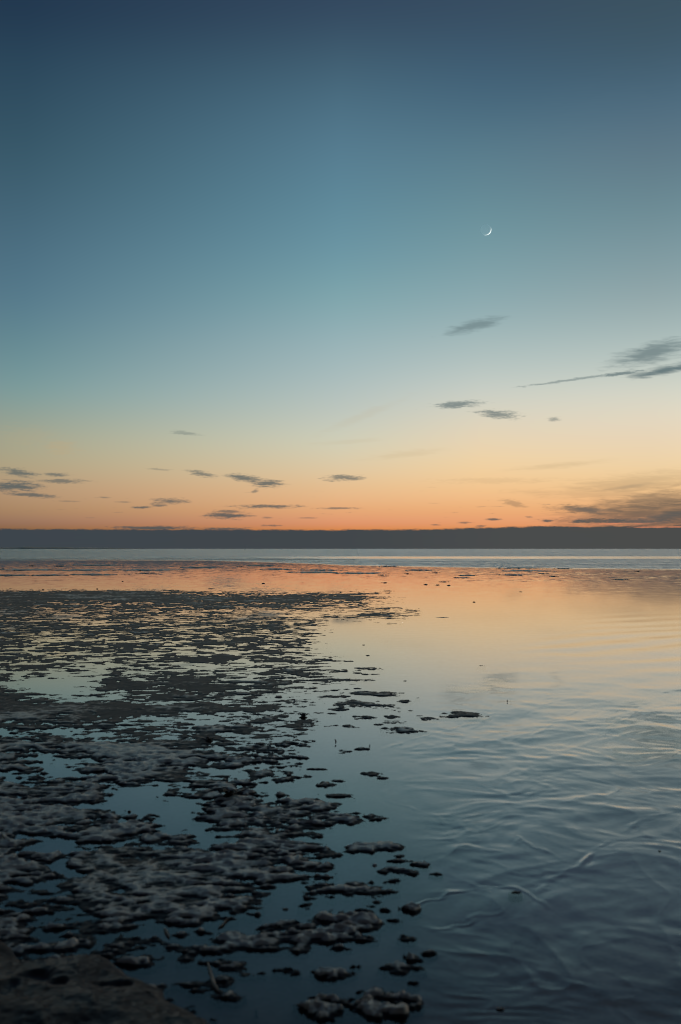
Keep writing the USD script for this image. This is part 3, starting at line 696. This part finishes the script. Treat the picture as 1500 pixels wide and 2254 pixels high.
fq = grid_faces(*mx.shape)
kq = keep[:-1, :-1] | keep[1:, :-1] | keep[:-1, 1:] | keep[1:, 1:]
F = fq[kq]
uv_, F = np.unique(F, return_inverse=True)
mound = obj('mud_mound', (np.stack([mx, my, mz], -1).reshape(-1, 3)[uv_], F.reshape(-1, 4)), BROWN_MUD)
tag(mound, 'smooth brown mound with dark hollows filling the near left corner', 'mound')

# ------------------------------------------------------------------ thin bars and small stones further out
BARS = [(64, 78, 1245.5), (120, 145, 1246), (160, 262, 1244.5), (0, 13, 1253), (0, 128, 1254.5), (130, 262, 1255), (262, 400, 1255), (-20, 70, 1266.5), (70, 160, 1266), (160, 275, 1265), (-60, 250, 1231.6), (250, 480, 1231.2), (480, 760, 1231.5),
        (545, 612, 1245.5), (523, 540, 1248), (400, 482, 1249.5), (575, 660, 1253), (665, 760, 1255), (640, 760, 1260), (835, 882, 1247), (893, 962, 1255.3), (950, 972, 1261), (888, 906, 1263), (830, 855, 1266), (1008, 1055, 1267), (965, 992, 1281), (838, 858, 1283),
        (955, 972, 1288), (982, 994, 1289), (930, 945, 1287), (1108, 1226, 1256.8), (1100, 1192, 1250.8), (1225, 1262, 1252), (1182, 1210, 1263), (1208, 1232, 1269), (1352, 1388, 1276), (1398, 1412, 1258), (1000, 1040, 1272), (1100, 1165, 1265.5), (740, 850, 1262), (300, 350, 1262)]
for n_, (x0, x1, yy) in enumerate(BARS):
    cx = (x0 + x1) / 2
    wx0, wy0 = ground(cx, yy)
    r0 = math.hypot(wx0, wy0)
    L = (x1 - x0) / 2 * r0 / FPX
    Dp = min(.9 * r0 * r0 / (EYE * FPX), L * .8)
    u, w_ = np.meshgrid(np.linspace(-1.25, 1.25, 61), np.linspace(-1.6, 1.6, 13))
    bxx, byy = u * L, w_ * Dp
    mid = .35 * field(u * L, u * 0 + n_ * 3.1, max(L * .35, .2), 90 + n_)
    q = 1 - (np.abs(u) ** 2.2) - ((w_ - mid) * (1.1 + .5 * field(bxx, byy * 0, max(L * .12, .1), 93))) ** 2 + .55 * field(bxx, byy, max(L * .16, .12), 92, 2)
    hmax = .045 * r0 / 80 * (1.3 if (x1 - x0) > 60 else 1.0)
    zz = hmax * np.clip(q, -.9, 1.2) - .004
    F = grid_faces(*u.shape)
    okq = (q > -.35)
    okq = okq[:-1, :-1] | okq[1:, :-1] | okq[:-1, 1:] | okq[1:, 1:]
    uv_, F = np.unique(F[okq], return_inverse=True)
    V = np.stack([bxx, byy, zz], -1).reshape(-1, 3)[uv_]
    phi = math.atan2(wx0, wy0)
    V = np.stack([V[:, 0] + wx0, V[:, 1] + wy0, V[:, 2]], 1)
    o = obj('sand_bar', (V, F.reshape(-1, 4)), MUD)
    row = 'line' if yy < 1235 else 'farthest' if yy < 1249 else 'middle' if yy < 1258 else 'nearest'
    place = sorted(b[0] for b in BARS if row == ('line' if b[2] < 1235 else 'farthest' if b[2] < 1249 else 'middle' if b[2] < 1258 else 'nearest')).index(x0)
    nth = 'leftmost second third fourth fifth sixth seventh eighth ninth tenth eleventh twelfth thirteenth fourteenth fifteenth sixteenth seventeenth eighteenth nineteenth twentieth twenty-first twenty-second twenty-third twenty-fourth twenty-fifth'.split()[place]
    nth = nth if place == 0 else nth + ' from the left'
    tag(o, f'thin dark mud bar, {nth} in the ' + ('line at the open sea' if row == 'line' else f'{row} row of far bars'), 'mud bar', 'thin mud bars in the far shallow water')


def lump_mesh(w, d, h, seed, rough=.25):
    s_ = trimesh.creation.icosphere(3, 1.0)
    v_ = s_.vertices
    k = 1 + rough * (meshkit.fbm(v_ * 1.7 + seed * 3.1, 3, seed) - .5) * 2
    s_.vertices = v_ * k[:, None] * [w, d, h]
    return s_


SPECKS = [(580, 1283, 5, 2.2, 'dark stone alone on the orange mirror of water'), (1044, 1324, 4, 2.4, 'small dark stone alone in the golden water right of the bank tip'), (95, 1297, 4, 2, 'small dark stone in the orange water just above the bank at the left'),
          (214, 1295, 3, 2.4, 'tiny upright dark stone above the far edge of the bank'), (270, 1279, 3, 1.4, 'tiny dark speck of stone in the orange water at the left'), (1147, 1302, 5, 1.4, 'flat dark stone in the orange water near its reflection of the brown cloud'), (465, 1295, 9, 1.6, 'flat dark stone with a bluish sheen above the far edge of the bank'),
          (975, 1359, 20, .7, 'thin twisted strand of weed alone in the golden water'), (801, 1419, 4, 1.5, 'tiny dark stone beside the upper bank in yellow water'), (810, 1442, 6, 2, 'pair of tiny dark stones in yellow water above the spiky clump'), (892, 1498, 5, 1.8, 'tiny dark stone right of the long mud tongue'),
          (629, 1999, 9, 5, 'small black stone in the dark pool above the bright-topped mound'), (590, 2084, 9, 6, 'dark knobbly stone in the water left of the foreground mounds'), (333, 1803, 7, 5, 'small reddish black stone at the edge of the blue pool'), (285, 1784, 5, 6, 'small black upright stone on the bank left of the blue pool'),
          (1453, 1872, 4, 4, 'tiny black stone far to the right in the rippled water'), (1102, 2219, 12, 5, 'brownish stone under the dark water at the bottom right'), (135, 1925, 9, 8, 'rounded dark stone on the left bank with a pale edge')]
for n_, (px_, py_, hw, hh, label) in enumerate(SPECKS):
    x0, y0 = ground(px_, py_ + hh * .7)
    r0 = math.hypot(x0, y0)
    z0 = max(0.0, float(ndimage.map_coordinates(H, [[float(np.interp(-r0, -R[:, 0][::1], np.arange(len(R))) if R[0, 0] > R[-1, 0] else np.interp(r0, R[:, 0], np.arange(len(R))))], [(750 + FPX * x0 / y0 - gpx[0]) / 2.0]], order=1, mode='nearest')[0]))
    w = .75 * hw * r0 / FPX
    h = max(.8 * hh * r0 / FPX, .005)
    o = obj('weed_strand' if 'weed' in label else 'stone', lump_mesh(w, min(max(w * .8, .01), .3), h, n_ + 3).apply_translation((x0, y0, z0 - h * .15)), WEED if 'weed' in label else STONE)
    tag(o, label, 'seaweed' if 'weed' in label else 'stone')


def height_at(x, y):
    r0 = math.hypot(x, y)
    i = np.interp(r0, R[:, 0], np.arange(len(R)))
    return max(0.0, float(ndimage.map_coordinates(H, [[i], [(750 + FPX * x / y - gpx[0]) / 2.0]], order=1, mode='nearest')[0]))


def strip(points_px, radius, lift=.004):
    q = []
    for a in points_px:
        x0, y0 = ground(a[0], a[1], .01)
        q.append((x0, y0, height_at(x0, y0) + lift + (a[2] if len(a) > 2 else 0)))
    q = np.array(q)
    t = np.linspace(0, len(q) - 1, 10 * len(q))
    q = np.stack([ndimage.gaussian_filter1d(np.interp(t, np.arange(len(q)), q[:, k]), 3, mode='nearest') for k in range(3)], 1)
    rad = radius * (1 - .55 * np.abs(np.linspace(-1, 1, len(q))) ** 2)
    a = np.gradient(q, axis=0)
    a /= np.linalg.norm(a, axis=1, keepdims=True)
    s1 = np.cross(a, (0, 0, 1.0))
    s1 /= np.linalg.norm(s1, axis=1, keepdims=True) + 1e-9
    s2 = np.cross(s1, a)
    ang = np.linspace(0, 2 * np.pi, 9)[:-1]
    V = (q[:, None] + rad[:, None, None] * (np.cos(ang)[None, :, None] * s1[:, None] + np.sin(ang)[None, :, None] * s2[:, None])).reshape(-1, 3)
    i, j = np.meshgrid(np.arange(len(q) - 1), np.arange(8), indexing='ij')
    F = np.stack([i * 8 + j, i * 8 + (j + 1) % 8, (i + 1) * 8 + (j + 1) % 8, (i + 1) * 8 + j], -1).reshape(-1, 4)
    return V, F


for name, cat, mat, pts_, rad, label in [
    ('straw', 'straw', STRAW, [(456, 2112), (462, 2130), (468, 2150), (472, 2168), (480, 2178), (494, 2184)], .0065, 'pale bent straw lying over the foreground clumps'),
    ('straw', 'straw', STRAW, [(2, 1842), (12, 1850), (22, 1858)], .004, 'short pale straw on the bank at the left edge'),
    ('straw', 'straw', STRAW, [(362, 2040), (367, 2050), (373, 2060)], .0065, 'short pale stalk among the near clumps left of the straw'),
    ('weed_strand', 'seaweed', WEED, [(480, 2040), (492, 2032), (500, 2020), (515, 2016)], .004, 'thin forked strand of weed in the near dark pool'),
    ('weed_strand', 'seaweed', WEED, [(739, 1636, 0), (740, 1634, .012), (738, 1633, .026)], .005, 'tiny upright sprig of weed standing in the blue water'),
    ('weed_strand', 'seaweed', WEED, [(1118, 1545, 0), (1117, 1544, .008), (1118, 1543, .016)], .005, 'tiny upright sprig of weed among the ripples'),
    ('weed_strand', 'seaweed', WEED, [(815, 1645, 0), (814, 1643, .008), (815, 1642, .018)], .004, 'tiny upright sprig at the tail of the small black clump'),
]:
    tag(obj(name, strip(pts_, rad), mat), label, cat)


def tuft(px_, py_, size_, blades, seed, name, label):
    r_ = np.random.default_rng(seed)
    x0, y0 = ground(px_, py_)
    z0 = height_at(x0, y0)
    t_ = thing(name)
    t_.AddTranslateOp().Set(Gf.Vec3d(float(x0), float(y0), z0 - .004))
    base = t_.GetPath().pathString
    obj('holdfast', lump_mesh(size_ * .5, size_ * .4, size_ * .3, seed, .4), WEED, True, base)
    for b in range(blades):
        phi, L = r_.uniform(0, 6.28), size_ * r_.uniform(.7, 1.25)
        u = np.linspace(0, 1, 7)
        bend = r_.uniform(.4, 1.2)
        c = np.stack([L * u * math.cos(phi), L * u * math.sin(phi), size_ * (.9 * np.sin(u * 2.4 * bend) * .5 + .1)], 1)
        wd = size_ * .16 * np.sin(np.pi * np.clip(u * .85 + .12, 0, 1))
        s_ = np.array([-math.sin(phi), math.cos(phi), .25 * r_.uniform(-1, 1)])
        th = np.array([0, 0, .0012])
        V = np.vstack([c - wd[:, None] * s_, c + th, c + wd[:, None] * s_, c - th])
        F = []
        for i in range(6):
            for a, bq in ((0, 1), (1, 2), (2, 3), (3, 0)):
                F.append((a * 7 + i, bq * 7 + i, bq * 7 + i + 1, a * 7 + i + 1))
        obj('frond' if b == 0 else f'frond_{b:03d}', (V, np.array(F)), WEED, True, base)
    tag(t_, label, 'seaweed')


tuft(508, 1758, .085, 16, 5, 'seaweed_tuft', 'large red-brown tuft of seaweed on the bank above the big pale-backed mounds')
tuft(657, 1885, .018, 7, 6, 'seaweed_tuft', 'tiny red tuft of seaweed among the crowded near clumps')
tuft(608, 2044, .02, 7, 7, 'seaweed_tuft', 'tiny red tuft of seaweed at the left of the bright-topped mound')
tuft(668, 1580, .07, 12, 8, 'seaweed_tuft', 'dark star-shaped tuft of seaweed on top of the middle bank')
tuft(460, 1632, .06, 10, 9, 'seaweed_tuft', 'dark ragged tuft of seaweed on the bank by the blue-green pool')
x0, y0 = ground(825, 1906)
sh = trimesh.creation.icosphere(3, 1.0)
vv = sh.vertices.copy()
ridge_ = 1 + .05 * np.sin(14 * np.arctan2(vv[:, 1], vv[:, 0]))
sh.vertices = vv * ridge_[:, None] * [.011, .012, .0075] * (1 + .25 * vv[:, 1:2])
tag(obj('shell', sh.apply_translation((x0, y0, .001)), SHELL), 'small pale shell lying in dark water left of the wavy clump', 'shell')
